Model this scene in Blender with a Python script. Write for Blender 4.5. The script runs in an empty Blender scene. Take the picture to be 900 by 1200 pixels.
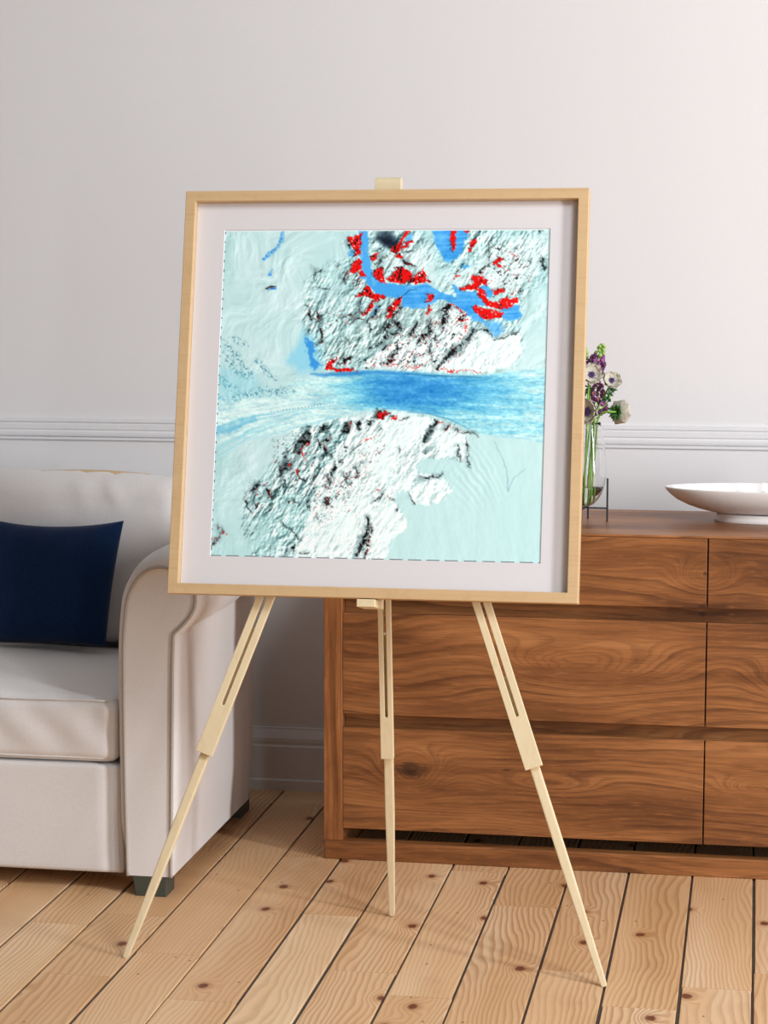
import bpy, bmesh, math, random
import numpy as np
from mathutils import Vector, Matrix, Quaternion, noise as mn
random.seed(5)
S = bpy.context.scene
COL = S.collection

# ---------------------------------------------------------------- camera, world, lights, exposure
def look_matrix(pitch, yaw, roll, loc):
    f = Vector((-math.sin(yaw)*math.cos(pitch), math.cos(yaw)*math.cos(pitch), -math.sin(pitch)))
    r = Vector((math.cos(yaw), math.sin(yaw), 0)); d = f.cross(r)
    c, s = math.cos(roll), math.sin(roll)
    r2 = c*r + s*d; d2 = -s*r + c*d
    m = Matrix((r2, -d2, -f)).transposed().to_4x4(); m.translation = loc
    return m
cd = bpy.data.cameras.new('camera'); cam = bpy.data.objects.new('camera', cd); COL.objects.link(cam)
cam.matrix_world = look_matrix(.10999, .17215, -.00129, Vector((0, 0, 1.3)))
cd.sensor_fit = 'VERTICAL'; cd.sensor_height = 36; cd.lens = 2501.4/1200*36; cd.clip_end = 60
S.camera = cam

W = bpy.data.worlds.new('world'); S.world = W; W.use_nodes = True
# soft bounce light of a pale room: bright ceiling, dim towards and below the horizon
wt = W.node_tree; wc = wt.nodes.new('ShaderNodeTexCoord'); wx = wt.nodes.new('ShaderNodeSeparateXYZ'); wr = wt.nodes.new('ShaderNodeValToRGB')
wt.links.new(wc.outputs['Generated'], wx.inputs[0]); wt.links.new(wx.outputs[2], wr.inputs[0]); wt.links.new(wr.outputs[0], wt.nodes['Background'].inputs[0])
wr.color_ramp.elements[0].position = .06; wr.color_ramp.elements[0].color = (.03, .028, .027, 1)
wr.color_ramp.elements[1].position = .62; wr.color_ramp.elements[1].color = (1.0, .98, .965, 1)
wt.nodes['Background'].inputs[1].default_value = .38

def window_light(name, loc, sy, sz, power, color=(.93, .965, 1), aim=(-.9, 4.2, .6)):
    l = bpy.data.lights.new(name, 'AREA'); l.shape = 'RECTANGLE'; l.size = sy; l.size_y = sz
    l.energy = power; l.color = color
    o = bpy.data.objects.new(name, l); COL.objects.link(o); o.location = loc
    o.rotation_euler = (Vector(aim)-Vector(loc)).to_track_quat('-Z', 'Y').to_euler()
    return o
# daylight through the tall windows on the right, in front of the furniture
window_light('window_light', (4.15, 1.60, 1.8), .50, 3.0, 275)
# two narrow tall panes further back
window_light('window_light', (2.89, -.20, 1.25), .16, 2.3, 18)
window_light('window_light', (1.57, -.84, 1.25), .16, 2.3, 18)
window_light('window_light', (2.42, 1.38, 4.15), .36, 1.7, 82)
window_light('window_light', (1.95, .95, 4.15), .36, 1.7, 78)

S.view_settings.view_transform = 'Standard'; S.view_settings.look = 'None'
S.view_settings.gamma = 1; S.view_settings.use_curve_mapping = False
S.view_settings.exposure = -0.16
S.cycles.use_denoising = True
S.cycles.max_bounces = 10; S.cycles.transparent_max_bounces = 12; S.cycles.transmission_bounces = 12
S.cycles.caustics_reflective = False; S.cycles.caustics_refractive = True

# ---------------------------------------------------------------- helpers
def lin(r, g=None, b=None):
    if g is None: r, g, b = r
    f = lambda c: (c/255/12.92) if c/255 <= .04045 else ((c/255+.055)/1.055)**2.4
    return (f(r), f(g), f(b), 1)

class NT:
    def __init__(s, name):
        s.m = bpy.data.materials.new(name); s.m.use_nodes = True
        s.t = s.m.node_tree; s.b = s.t.nodes['Principled BSDF']; s.L = s.t.links
    def put(s, sock, v):
        if hasattr(v, 'is_output'): s.L.new(v, sock)
        elif isinstance(v, (int, float)) or not hasattr(sock, 'default_value'): sock.default_value = v
        else: sock.default_value = v
    def coords(s): return s.t.nodes.new('ShaderNodeTexCoord').outputs['Object']
    def math(s, op, a, b=0., c=0.):
        n = s.t.nodes.new('ShaderNodeMath'); n.operation = op
        for i, v in enumerate((a, b, c)): s.put(n.inputs[i], v)
        return n.outputs[0]
    def sep(s, v):
        n = s.t.nodes.new('ShaderNodeSeparateXYZ'); s.put(n.inputs[0], v); return n.outputs
    def comb(s, x, y, z):
        n = s.t.nodes.new('ShaderNodeCombineXYZ')
        for i, v in enumerate((x, y, z)): s.put(n.inputs[i], v)
        return n.outputs[0]
    def scale(s, v, sc, loc=(0, 0, 0)):
        n = s.t.nodes.new('ShaderNodeMapping'); s.put(n.inputs[0], v)
        n.inputs['Scale'].default_value = sc; n.inputs['Location'].default_value = loc; return n.outputs[0]
    def noise(s, v, sc=1., det=3., rough=.5, dist=0.):
        n = s.t.nodes.new('ShaderNodeTexNoise'); s.put(n.inputs['Vector'], v)
        n.inputs['Scale'].default_value = sc; n.inputs['Detail'].default_value = det
        n.inputs['Roughness'].default_value = rough; n.inputs['Distortion'].default_value = dist
        return n.outputs[0]
    def voronoi(s, v, sc=1., rnd=1.):
        n = s.t.nodes.new('ShaderNodeTexVoronoi'); n.voronoi_dimensions = '2D'; s.put(n.inputs['Vector'], v)
        n.inputs['Scale'].default_value = sc; n.inputs['Randomness'].default_value = rnd
        return n.outputs['Distance'], n.outputs['Color']
    def ramp(s, f, stops, mode='LINEAR'):
        n = s.t.nodes.new('ShaderNodeValToRGB'); s.put(n.inputs[0], f); r = n.color_ramp; r.interpolation = mode
        while len(r.elements) > 1: r.elements.remove(r.elements[-1])
        for i, (p, c) in enumerate(stops):
            e = r.elements[0] if i == 0 else r.elements.new(p)
            e.position = p; e.color = c if len(c) == 4 else (*c, 1)
        return n.outputs[0]
    def sstep(s, v, a, b):
        n = s.t.nodes.new('ShaderNodeMapRange'); n.interpolation_type = 'SMOOTHSTEP'; s.put(n.inputs[0], v)
        n.inputs[1].default_value = a; n.inputs[2].default_value = b; return n.outputs[0]
    def mix(s, f, a, b, mode='MIX'):
        n = s.t.nodes.new('ShaderNodeMix'); n.data_type = 'RGBA'; n.blend_type = mode
        s.put(n.inputs[0], f); s.put(n.inputs[6], a); s.put(n.inputs[7], b); return n.outputs[2]
    def bump(s, h, st=.2, d=.002):
        n = s.t.nodes.new('ShaderNodeBump'); n.inputs['Strength'].default_value = st
        n.inputs['Distance'].default_value = d; s.put(n.inputs['Height'], h)
        s.L.new(n.outputs[0], s.b.inputs['Normal'])
    def set(s, **k):
        for a, v in k.items(): s.put(s.b.inputs[a.replace('_', ' ')], v)
        return s.m

def link(name, bm, mat, parent=None, smooth=False, bevel=0, seg=2, kind=None, sub=0, angle=None):
    bmesh.ops.recalc_face_normals(bm, faces=bm.faces[:])
    me = bpy.data.meshes.new(name); bm.to_mesh(me); bm.free()
    for m in (mat if isinstance(mat, (list, tuple)) else [mat]): me.materials.append(m)
    if smooth: me.polygons.foreach_set('use_smooth', [True]*len(me.polygons))
    o = bpy.data.objects.new(name, me); COL.objects.link(o)
    if parent: o.parent = parent
    if bevel:
        b = o.modifiers.new('bevel', 'BEVEL'); b.width = bevel; b.segments = seg; b.limit_method = 'ANGLE'; b.angle_limit = .6
    if sub:
        b = o.modifiers.new('sub', 'SUBSURF'); b.levels = sub; b.render_levels = sub
    if kind: o['kind'] = kind
    return o
def tag(o, label, cat, group=None):
    o['label'] = label; o['category'] = cat
    if group: o['group'] = group
    return o
def thing(name, label, cat, loc, group=None):
    o = bpy.data.objects.new(name, None); COL.objects.link(o); o.location = loc; o.empty_display_size = .05
    return tag(o, label, cat, group)
def structure(name, bm, mat, **k): return link(name, bm, mat, kind='structure', **k)
def box(bm, x0, x1, y0, y1, z0, z1, org=(0, 0, 0)):
    P = [(x, y, z) for x in (x0, x1) for y in (y0, y1) for z in (z0, z1)]
    v = [bm.verts.new((p[0]-org[0], p[1]-org[1], p[2]-org[2])) for p in P]
    for q in ((0, 1, 3, 2), (4, 6, 7, 5), (0, 4, 5, 1), (2, 3, 7, 6), (0, 2, 6, 4), (1, 5, 7, 3)): bm.faces.new([v[i] for i in q])
    return v
def loops(bm, rings, close=True, caps=True):
    V = [[bm.verts.new(p) for p in r] for r in rings]
    n = len(V[0])
    for a, b in zip(V, V[1:]):
        for i in range(n if close else n-1): bm.faces.new((a[i], a[(i+1) % n], b[(i+1) % n], b[i]))
    if caps and close: bm.faces.new(V[0][::-1]); bm.faces.new(V[-1])
    return V
def tube(bm, pts, rad, n=8, closed=False):
    pts = [Vector(p) for p in pts]; N = len(pts)
    if not hasattr(rad, '__len__'): rad = [rad]*N
    rings = []; up = None
    for i, p in enumerate(pts):
        if closed: t = pts[(i+1) % N]-pts[i-1]
        else: t = pts[min(i+1, N-1)]-pts[max(i-1, 0)]
        t.normalize()
        if up is None: up = t.orthogonal().normalized()
        up = (up-t*up.dot(t)).normalized(); s = t.cross(up)
        rings.append([p+(up*math.cos(2*math.pi*k/n)+s*math.sin(2*math.pi*k/n))*rad[i] for k in range(n)])
    if closed: rings.append(rings[0])
    V = loops(bm, rings, caps=not closed)
    if closed: bmesh.ops.remove_doubles(bm, verts=bm.verts[:], dist=1e-5)
def lathe(bm, prof, n=48, org=(0, 0, 0), sx=1., sy=1.):
    rings = []
    for r, z in prof: rings.append([Vector((org[0]+r*sx*math.cos(2*math.pi*k/n), org[1]+r*sy*math.sin(2*math.pi*k/n), org[2]+z)) for k in range(n)])
    V = loops(bm, rings, caps=True)
def fb(x, y, z, o=3):
    s = 0; a = 1
    for k in range(o): s += a*mn.noise(Vector((x, y, z))*2**k); a *= .5
    return s

# ---------------------------------------------------------------- materials
def mat_wall():
    t = NT('wall_paint'); c = t.coords()
    n = t.noise(c, 240, 2, .6)
    col = t.mix(n, lin(221, 218, 218), lin(228, 225, 225))
    t.bump(t.noise(c, 330, 3, .6), .12, .001)
    return t.set(Base_Color=col, Roughness=.75)
def mat_trim():
    t = NT('painted_trim'); c = t.coords()
    return t.set(Base_Color=t.mix(t.noise(c, 60), lin(221, 219, 220), lin(227, 225, 226)), Roughness=.5)
def mat_floor():
    t = NT('pine_boards')
    c = t.sep(t.coords()); at = t.t.nodes.new('ShaderNodeAttribute'); at.attribute_name = 'plank'; r = at.outputs['Fac']
    x = t.math('ADD', c[0], t.math('MULTIPLY', r, 37.)); y = t.math('ADD', c[1], t.math('MULTIPLY', r, 91.))
    v = t.comb(x, y, r)
    big = t.noise(t.scale(v, (3.6, 1.0, 1)), 1, 1.5, .4)
    med = t.noise(t.scale(v, (13, 3.6, 1)), 1, 2, .5)
    kd, kc = t.voronoi(t.scale(v, (5.0, 3.6, 1)), 1, 1)
    kdd = t.math('ADD', kd, t.math('MULTIPLY', t.math('SUBTRACT', t.noise(t.scale(v, (60, 30, 1)), 1, 2), .5), .035))
    pick = t.math('GREATER_THAN', t.sep(kc)[0], .42)
    pull = t.math('MULTIPLY', t.sstep(kd, .20, .02), pick)
    ph = t.math('ADD', t.math('MULTIPLY', x, 85.), t.math('ADD', t.math('MULTIPLY', big, 17.), t.math('ADD', t.math('MULTIPLY', med, 3.6), t.math('MULTIPLY', pull, 2.2))))
    saw = t.math('FRACT', ph)
    ring = t.math('MULTIPLY', t.sstep(saw, .25, .86), t.sstep(saw, 1.0, .88))
    strong = t.sstep(t.noise(t.scale(v, (5, .7, 3)), 1, 2), .3, .75)
    tone = t.noise(t.scale(v, (7, .8, 2)), 1, 3)
    base = t.ramp(tone, [(.25, lin(212, 166, 118)), (.5, lin(230, 189, 144)), (.75, lin(242, 211, 173))])
    base = t.mix(t.math('MULTIPLY', ring, t.math('MULTIPLY_ADD', strong, .46, .18)), base, lin(158, 100, 56))
    fib = t.noise(t.scale(v, (420, 9, 1)), 1, 2, .6)
    base = t.mix(t.math('MULTIPLY', fib, .22), base, lin(178, 130, 88))
    n2 = t.sep(t.comb(r, 0, 0))[0]
    base = t.mix(t.math('MULTIPLY', t.math('FRACT', t.math('MULTIPLY', r, 53.)), .20), base, lin(176, 122, 76))
    grime = t.sstep(t.noise(t.scale(v, (6, 3, 1)), 1, 4, .65), .58, .8)
    base = t.mix(t.math('MULTIPLY', grime, .25), base, lin(130, 88, 54))
    halo = t.math('MULTIPLY', t.sstep(kdd, .12, .03), pick); core = t.math('MULTIPLY', t.sstep(kdd, .058, .03), pick)
    base = t.mix(t.math('MULTIPLY', halo, .5), base, lin(156, 92, 50))
    base = t.mix(t.math('MULTIPLY', core, .9), base, lin(104, 50, 28))
    # small dark nicks
    d2, c2 = t.voronoi(t.scale(v, (13, 9, 1)), 1, 1)
    nick = t.math('MULTIPLY', t.sstep(t.math('ADD', d2, t.math('MULTIPLY', fib, .02)), .05, .03), t.math('GREATER_THAN', t.sep(c2)[1], .8))
    base = t.mix(t.math('MULTIPLY', nick, .8), base, lin(92, 52, 34))
    t.bump(t.math('ADD', t.math('MULTIPLY', ring, .5), fib), .10, .001)
    return t.set(Base_Color=base, Roughness=t.math('MULTIPLY_ADD', fib, .15, .42), Specular_IOR_Level=.35)
def mat_plain(name, rgb, rough=.6, var=8, sc=90, **k):
    t = NT(name); c = t.coords(); lo = tuple(max(0, v-var) for v in rgb); hi = tuple(min(255, v+var) for v in rgb)
    return t.set(Base_Color=t.mix(t.noise(c, sc, 3), lin(lo), lin(hi)), Roughness=rough, **k)
def mat_walnut(name, along='x', seedv=0., tint=1.0):
    t = NT(name); c = t.sep(t.coords())
    if along == 'x': a, b = c[0], t.math('ADD', c[2], t.math('MULTIPLY', c[1], .7))
    else: a, b = c[2], t.math('ADD', c[0], t.math('MULTIPLY', c[1], .7))
    a = t.math('ADD', a, seedv)
    v = t.comb(a, b, seedv)
    ph0 = t.math('MULTIPLY', b, 34.)
    big = t.noise(t.scale(v, (1.0, 3.6, 1)), 1, 2, .45); med = t.noise(t.scale(v, (3.2, 17, 1)), 1, 3, .5)
    ph = t.math('ADD', ph0, t.math('ADD', t.math('MULTIPLY', big, 9. if along == 'x' else 3.), t.math('MULTIPLY', med, 1.3 if along == 'x' else .6)))
    if along == 'x':   # cathedral figure and knots of the drawer fronts
        for (kx, kz, sx, sz, amp) in ((.60, .46, .17, .055, 3.6), (.195, .205, .060, .045, 5.), (.836, .665, .050, .030, 4.), (.50, .19, .10, .02, 2.5), (1.02, .44, .08, .04, 4.), (.95, .20, .06, .02, 3.)):
            g = t.math('ADD', t.math('POWER', t.math('DIVIDE', t.math('SUBTRACT', a, kx+seedv), sx), 2.), t.math('POWER', t.math('DIVIDE', t.math('SUBTRACT', b, kz), sz), 2.))
            g = t.math('ADD', g, t.math('MULTIPLY', t.math('SUBTRACT', med, .5), 1.6))
            ph = t.math('ADD', ph, t.math('MULTIPLY', t.math('EXPONENT', t.math('MULTIPLY', g, -1.)), amp))
    saw = t.math('FRACT', ph)
    line = t.math('MULTIPLY', t.sstep(saw, .45, .9), t.sstep(saw, 1., .9))
    sel = t.sstep(t.noise(t.scale(v, (2.5, 14, 5)), 1, 2), .34, .66)
    saw2 = t.math('FRACT', t.math('MULTIPLY', ph, 2.6)); line2 = t.math('MULTIPLY', t.sstep(saw2, .4, .9), t.sstep(saw2, 1., .9))
    tone = t.noise(t.scale(v, (1.6, 11, 3)), 1, 4, .6)
    col = t.ramp(tone, [(.28, lin(92, 54, 28)), (.43, lin(132, 82, 45)), (.57, lin(160, 104, 60)), (.75, lin(184, 126, 78))])
    col = t.mix(t.math('MULTIPLY', line, t.math('MULTIPLY_ADD', sel, .58, .05)), col, lin(66, 34, 18))
    col = t.mix(t.math('MULTIPLY', line2, .26), col, lin(70, 38, 20))
    fib = t.noise(t.scale(v, (9, 420, 1)), 1, 3, .65); fib2 = t.noise(t.scale(v, (22, 160, 1)), 1, 3, .6)
    col = t.mix(t.math('MULTIPLY', t.sstep(fib, .45, .75), .55), col, lin(74, 38, 20))
    col = t.mix(t.math('MULTIPLY', t.sstep(fib2, .52, .8), .30), col, lin(198, 128, 78))
    if along == 'x':
        for (kx, kz, sx, sz) in ((.195, .205, .022, .010), (.200, .212, .045, .022), (.836, .668, .007, .006), (.83, .595, .01, .006), (.02, .235, .03, .008), (.03, .19, .02, .004), (.41, .22, .012, .003), (.99, .2, .02, .005)):
            g = t.math('ADD', t.math('POWER', t.math('DIVIDE', t.math('SUBTRACT', a, kx+seedv), sx), 2.), t.math('POWER', t.math('DIVIDE', t.math('SUBTRACT', b, kz), sz), 2.))
            g = t.math('ADD', g, t.math('MULTIPLY', t.math('SUBTRACT', fib2, .5), 1.2))
            col = t.mix(t.math('MULTIPLY', t.sstep(g, 1.1, .0), .72), col, lin(44, 24, 15))
    else:
        col = t.mix(t.math('MULTIPLY', t.sstep(t.noise(t.scale(v, (5, 8, 1)), 1, 4, .6), .56, .72), .5), col, lin(70, 36, 20))
    if tint != 1.: col = t.mix(1., col, (tint, tint, tint, 1), 'MULTIPLY')
    t.bump(fib, .08, .001)
    return t.set(Base_Color=col, Roughness=t.math('MULTIPLY_ADD', fib, .16, .34), Specular_IOR_Level=.4)
def mat_blond(name, c0, c1, c2, along=0, fine=260, streak=.35):
    t = NT(name); c = t.coords()
    s = [fine]*3; s[along] = 6; s2 = [40]*3; s2[along] = 2.5
    f = t.noise(t.scale(c, s), 1, 3, .6); g = t.noise(t.scale(c, s2), 1, 3, .55); h = t.noise(c, 45, 4, .6, .6)
    col = t.mix(g, lin(c0), lin(c1))
    col = t.mix(t.math('MULTIPLY', t.sstep(f, .48, .8), streak), col, lin(c2))
    col = t.mix(t.math('MULTIPLY', t.sstep(h, .5, .75), .25), col, lin(c2))
    t.bump(f, .06, .0008)
    return t.set(Base_Color=col, Roughness=.48, Specular_IOR_Level=.35)
def mat_fabric(name, c0, c1, sc=900, sheen=.25, bump=.25, big=.0):
    t = NT(name); c = t.coords()
    w1 = t.noise(t.scale(c, (sc*.5, sc*.5, sc*1.6)), 1, 2, .6); w2 = t.noise(c, sc*.25, 3, .7)
    f = t.math('MULTIPLY_ADD', w1, .6, t.math('MULTIPLY', w2, .4))
    t.bump(f, bump, .0012)
    return t.set(Base_Color=t.mix(t.sstep(f, .3, .7), lin(c0), lin(c1)), Roughness=.9, Sheen_Weight=sheen, Sheen_Roughness=.5, Specular_IOR_Level=.15)
def mat_glass(name, col=(1, 1, 1, 1), ior=1.45):
    t = NT(name); return t.set(Base_Color=col, Roughness=.0, IOR=ior, Transmission_Weight=1.)
M = dict(
    wall=mat_wall(), trim=mat_trim(), floor=mat_floor(), gap=mat_plain('board_gap', (78, 70, 62), .9, 22, 60),
    walnut=mat_walnut('walnut'), walnut_side=mat_walnut('walnut_upright', 'z', 3.7, 1.18), walnut_top=mat_walnut('walnut_top', 'x', 7.3),  # uprights lightened in colour to offset the picture frame's shadow on them
    oak=mat_blond('pale_oak', (200, 166, 122), (212, 181, 139), (180, 144, 101)),
    beech=mat_blond('pale_beech', (219, 198, 159), (230, 213, 179), (203, 179, 137), 2, 180, .3),
    sofa=mat_fabric('cream_grey_fabric', (216, 210, 207), (228, 223, 221)),
    piping=mat_fabric('shaded_piping_fabric', (170, 160, 152), (186, 176, 169)),  # same cloth as the sofa, darkened: shade along the arm seam put into colour
    navy=mat_fabric('navy_fabric', (7, 30, 62), (13, 44, 84), 700, .12),
    footpaint=mat_plain('olive_grey_paint', (66, 69, 60), .55, 6, 200),
    matboard=mat_plain('mat_board', (216, 212, 214), .85, 3, 500), core=mat_plain('mat_core', (246, 244, 244), .8, 2, 300),
    ceramic=mat_plain('white_ceramic', (238, 234, 231), .38, 3, 120), metal=mat_plain('black_metal', (46, 47, 50), .45, 8, 400),
    glass=mat_glass('clear_glass'), water=mat_glass('water', (.97, .985, .98, 1), 1.33),
    stem=mat_plain('green_stem', (124, 176, 52), .5, 26, 120), leaf=mat_plain('green_leaf', (46, 104, 44), .55, 26, 150),
    petal=mat_plain('cream_petal', (194, 188, 172), .7, 20, 260), eye=mat_plain('purple_eye', (92, 58, 128), .6, 26, 300), dark_eye=mat_plain('dark_eye', (34, 28, 44), .6, 8, 300),
    plum=mat_plain('plum_floret', (146, 78, 136), .6, 32, 160), plum_dark=mat_plain('dark_plum_floret', (98, 48, 92), .6, 22, 160), bud=mat_plain('green_bud', (158, 190, 96), .6, 24, 200), gold=mat_plain('golden_centre', (222, 150, 50), .6, 16, 300),
)

# ---------------------------------------------------------------- the printed picture
def paint_print(N):
    # colours of the printed satellite view, row 0 = top; returns N x N x 3 sRGB
    rng = np.random.RandomState(7)
    u, w = np.meshgrid(np.linspace(0, 1, N), np.linspace(0, 1, N))
    TL, TR, BR, BL = (263, 269), (644.5, 268), (634.5, 660), (246, 652.5)
    X = (TL[0]*(1-u)+TR[0]*u)*(1-w) + (BL[0]*(1-u)+BR[0]*u)*w
    Y = (TL[1]*(1-u)+TR[1]*u)*(1-w) + (BL[1]*(1-u)+BR[1]*u)*w
    T = rng.rand(256, 256)
    def vn(x, y):
        xi = np.floor(x).astype(int); yi = np.floor(y).astype(int)
        fx = x-xi; fy = y-yi
        fx = fx*fx*fx*(fx*(fx*6-15)+10); fy = fy*fy*fy*(fy*(fy*6-15)+10)
        a = T[yi % 256, xi % 256]; b = T[yi % 256, (xi+1) % 256]
        c = T[(yi+1) % 256, xi % 256]; d = T[(yi+1) % 256, (xi+1) % 256]
        return (a*(1-fx)+b*fx)*(1-fy) + (c*(1-fx)+d*fx)*fy - .5
    def fbm(x, y, o=5, g=.55, ridge=False):
        s = 0; a = 1
        for k in range(o):
            n = vn(x*2**k + 17.3*k, y*2**k + 9.1*k)
            if ridge: n = .5-2*abs(n)
            s = s+a*n; a *= g
        return s
    # warped coordinates give hand-drawn shapes ragged natural edges
    wx = X + 5.0*fbm(X/14, Y/14, 4) + 2.6*fbm(X/3.2+40, Y/3.2, 2)
    wy = Y + 5.0*fbm(X/14+90, Y/14+31, 4) + 2.6*fbm(X/3.2, Y/3.2+70, 2)
    def poly(P, soft=1.2, warp=1.0):
        px = X+(wx-X)*warp; py = Y+(wy-Y)*warp
        P = np.array(P, float); ins = np.zeros(X.shape, bool); dm = np.full(X.shape, 1e9)
        for i in range(len(P)):
            (x0, y0), (x1, y1) = P[i], P[(i+1) % len(P)]
            c = ((y0 > py) != (y1 > py))
            if y1 != y0: ins ^= c & (px < (x1-x0)*(py-y0)/(y1-y0)+x0)
            t = np.clip(((px-x0)*(x1-x0)+(py-y0)*(y1-y0))/((x1-x0)**2+(y1-y0)**2+1e-9), 0, 1)
            dm = np.minimum(dm, np.hypot(px-x0-t*(x1-x0), py-y0-t*(y1-y0)))
        sd = np.where(ins, dm, -dm)
        t = np.clip(sd/soft+.5, 0, 1); return t*t*(3-2*t)
    def line(P, wd, soft=1.0, warp=.6, taper=True):
        px = X+(wx-X)*warp; py = Y+(wy-Y)*warp; out = np.zeros(X.shape); n = len(P)-1
        for i in range(n):
            (x0, y0), (x1, y1) = P[i], P[i+1]
            t = np.clip(((px-x0)*(x1-x0)+(py-y0)*(y1-y0))/((x1-x0)**2+(y1-y0)**2+1e-9), 0, 1)
            ww = wd*(1-.55*abs(2*(i+t)/n-1)) if taper else wd
            d = np.hypot(px-x0-t*(x1-x0), py-y0-t*(y1-y0))
            out = np.maximum(out, np.clip((ww/2-d)/soft+.5, 0, 1))
        return out
    def C(r, g, b): return np.array([r, g, b])/255.
    img = np.zeros(X.shape+(3,)) + C(203, 230, 231)
    def mix(m, c, k=1.0):
        nonlocal img
        m = np.clip(m*k, 0, 1)[..., None]; img = img*(1-m) + (c if np.ndim(c) > 1 else np.array(c))*m
    def shade(h, s): gy, gx = np.gradient(h); return (gx*.75+gy*.65)*s*N/400
    # gentle snow relief on the plateau
    soft = shade(fbm(X/30+1.2*vn(X/50, Y/50), Y/44+1.0*vn(X/35+9, Y/35), 6, .54), 1.0)*(1+.9*vn(X/40+3, Y/40))
    img += soft[..., None]*.62*np.array([1.1, .9, .9])
    mixn = fbm(X/60, Y/60+5, 3)
    img += mixn[..., None]*.05*np.array([1.2, .6, .6])
    # rough ground
    rough = np.clip(poly([(358,330),(380,312),(410,300),(418,272),(470,269),(640,269),(642,330),(612,350),(610,390),(612,420),(600,432),(565,438),(480,435),(419,434),(383,438),(366,405),(357,375)], 14) , 0, 1)
    southr = poly([(398,492),(461,484),(498,489),(541,503),(554,509),(550,541),(530,577),(505,594),(476,580),(482,619),(460,635),(455,660),(300,660),(280,600),(292,575),(335,530),(350,505)], 12)
    R = np.clip(rough*.8+southr, 0, 1)
    hr = fbm(X/11+.8*vn(X/18, Y/18), Y/12, 6, .62) + .5*fbm((X+Y*.6)/9, (Y-X*.6)/30, 4, .6, True)
    sr = shade(hr, 1.0)
    img += (R*sr*(.9+1.3*fbm(X/30+60, Y/30, 2)))[..., None]*1.08*np.array([1.15, 1, 1])
    img -= (R*.035)[..., None]*np.array([1.2, .8, .8])
    # bright snow massifs
    MS = [(398,492),(461,484),(498,489),(519,493),(541,503),(554,509),(550,541),(540,541),(536,538),(500,538),(492,545),(494,555),(515,557),(528,565),(530,577),(520,588),(505,594),(492,592),(476,574),(462,587),(471,595),(480,608),(482,619),(460,635),(455,660),(345,660),(362,600),(372,575),(385,555),(395,535),(410,515)]
    MN = [(560,388),(608,392),(612,420),(600,430),(565,438),(480,435),(445,433),(425,430),(455,402),(480,385),(500,372),(528,360),(545,372)]
    white = np.clip(poly(MS, 4, .7)*.95 + poly(MN, 4, .7), 0, 1)
    ur = poly([(445,300),(470,292),(500,290),(508,310),(520,330),(560,310),(575,290),(600,280),(640,275),(640,310),(600,345),(575,340),(520,335),(480,312),(455,318)], 16)
    mix(white, C(244, 254, 254), .85); mix(ur, C(238, 248, 247), .6)
    fine = shade(fbm(X/6+3, Y/7, 5, .6) + .6*fbm((X+Y*.7)/5, (Y-X*.7)/16, 3, .6), 1.0)
    img += (white*np.minimum(fine*(.6+1.2*fbm(X/25+11, Y/25, 2)), .05))[..., None]*.8*np.array([1.2, .95, .95])
    grey = poly([(468,352),(500,352),(525,362),(520,388),(490,398),(455,402),(432,418),(400,425),(388,410),(420,385)], 10)
    mix(grey, C(188, 210, 208), .55); img += (grey*sr)[..., None]*.7
    # shelf ice tongue running between the two white blocks
    shelf = poly([(500,538),(536,540),(552,542),(552,500),(575,512),(640,520),(640,662),(455,662),(460,635),(482,619),(480,608),(462,587),(476,575),(492,592),(505,594),(520,588),(531,577),(528,565),(515,557),(494,555),(490,546)], 3, .6)
    mix(shelf, C(203, 231, 231), .92)
    rip = np.sin((X*.6-Y*.35+6*fbm(X/40, Y/40, 3))*1.25)*np.exp(-((X-560)/28)**2-((Y-560)/30)**2)
    img += (rip*.03 + shelf*shade(fbm((X-Y*.3)/12, (Y+X*.8)/40, 4, .5), 1)*.14)[..., None]
    dk = np.clip(R*(1-white*.7)*(1-shelf)*np.clip(.55+2.4*fbm(X/24+5, Y/24, 2), 0, 1.3)*(-sr*3.4-.15), 0, .8); mix(dk, C(26, 36, 40), .55)
    # main blue glacier
    xs = [246,300,330,350,364,383,419,444,480,515,569,604,645]; yt = [470,466,456,446,440,438.6,435,434.3,435.7,438,439.8,435,432]
    xs2 = [246,330,360,399,417,446,462,498,519,541,556,570,645]; yb = [520,512,502,492,486,482.7,482.7,486.6,491,501,508,512,522]
    a = np.clip((Y-np.interp(X, xs, yt))/2.5, 0, 1); b = np.clip((np.interp(X, xs2, yb)-Y)/3, 0, 1); G = a*b
    flow = fbm(X/45, (Y-.06*(X-470)*np.sign(Y-455))/2.6, 4, .65) + .5*fbm(X/6, Y/3, 3, .7)
    cx = np.where(X < 478, 60, 84); cb = np.exp(-((X-478)/cx)**2)*np.exp(-((Y-458-.035*(X-478))/24)**2)
    cb = np.clip(cb*1.05 + flow*.30*np.clip((X-300)/120, .25, 1) + .22*np.clip((X-380)/90, 0, 1), 0, 1)
    gc = np.zeros_like(img)
    for k in range(3): gc[..., k] = np.interp(cb, [0, .3, .6, 1.0], [[205,150,98,62][k], [232,216,186,140][k], [234,230,222,205][k]] if False else [c/255 for c in ([210,166,122,84], [236,222,198,168], [236,233,228,220])[k]])
    gc = gc + (fbm(X/3.5, Y/1.8, 3, .7)*.09+fbm(X/22, Y/5+3, 3)*.10)[..., None]*np.array([1.2, .9, .6])
    mix(G, gc)
    # upper edge of the glacier is a darker stripe
    mix(line([(366,440),(383,441),(419,438),(446,438),(480,440)], 5, 3, .3), C(66, 150, 210), .75)
    mix(line([(480,440),(515,441.5),(565,443.5)], 1.8, 1.5, .1), C(60, 120, 160), .7)
    mix(line([(480,484),(505,486),(530,493),(552,504)], 1.8, 1.5, .1), C(80, 150, 190), .6)
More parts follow.
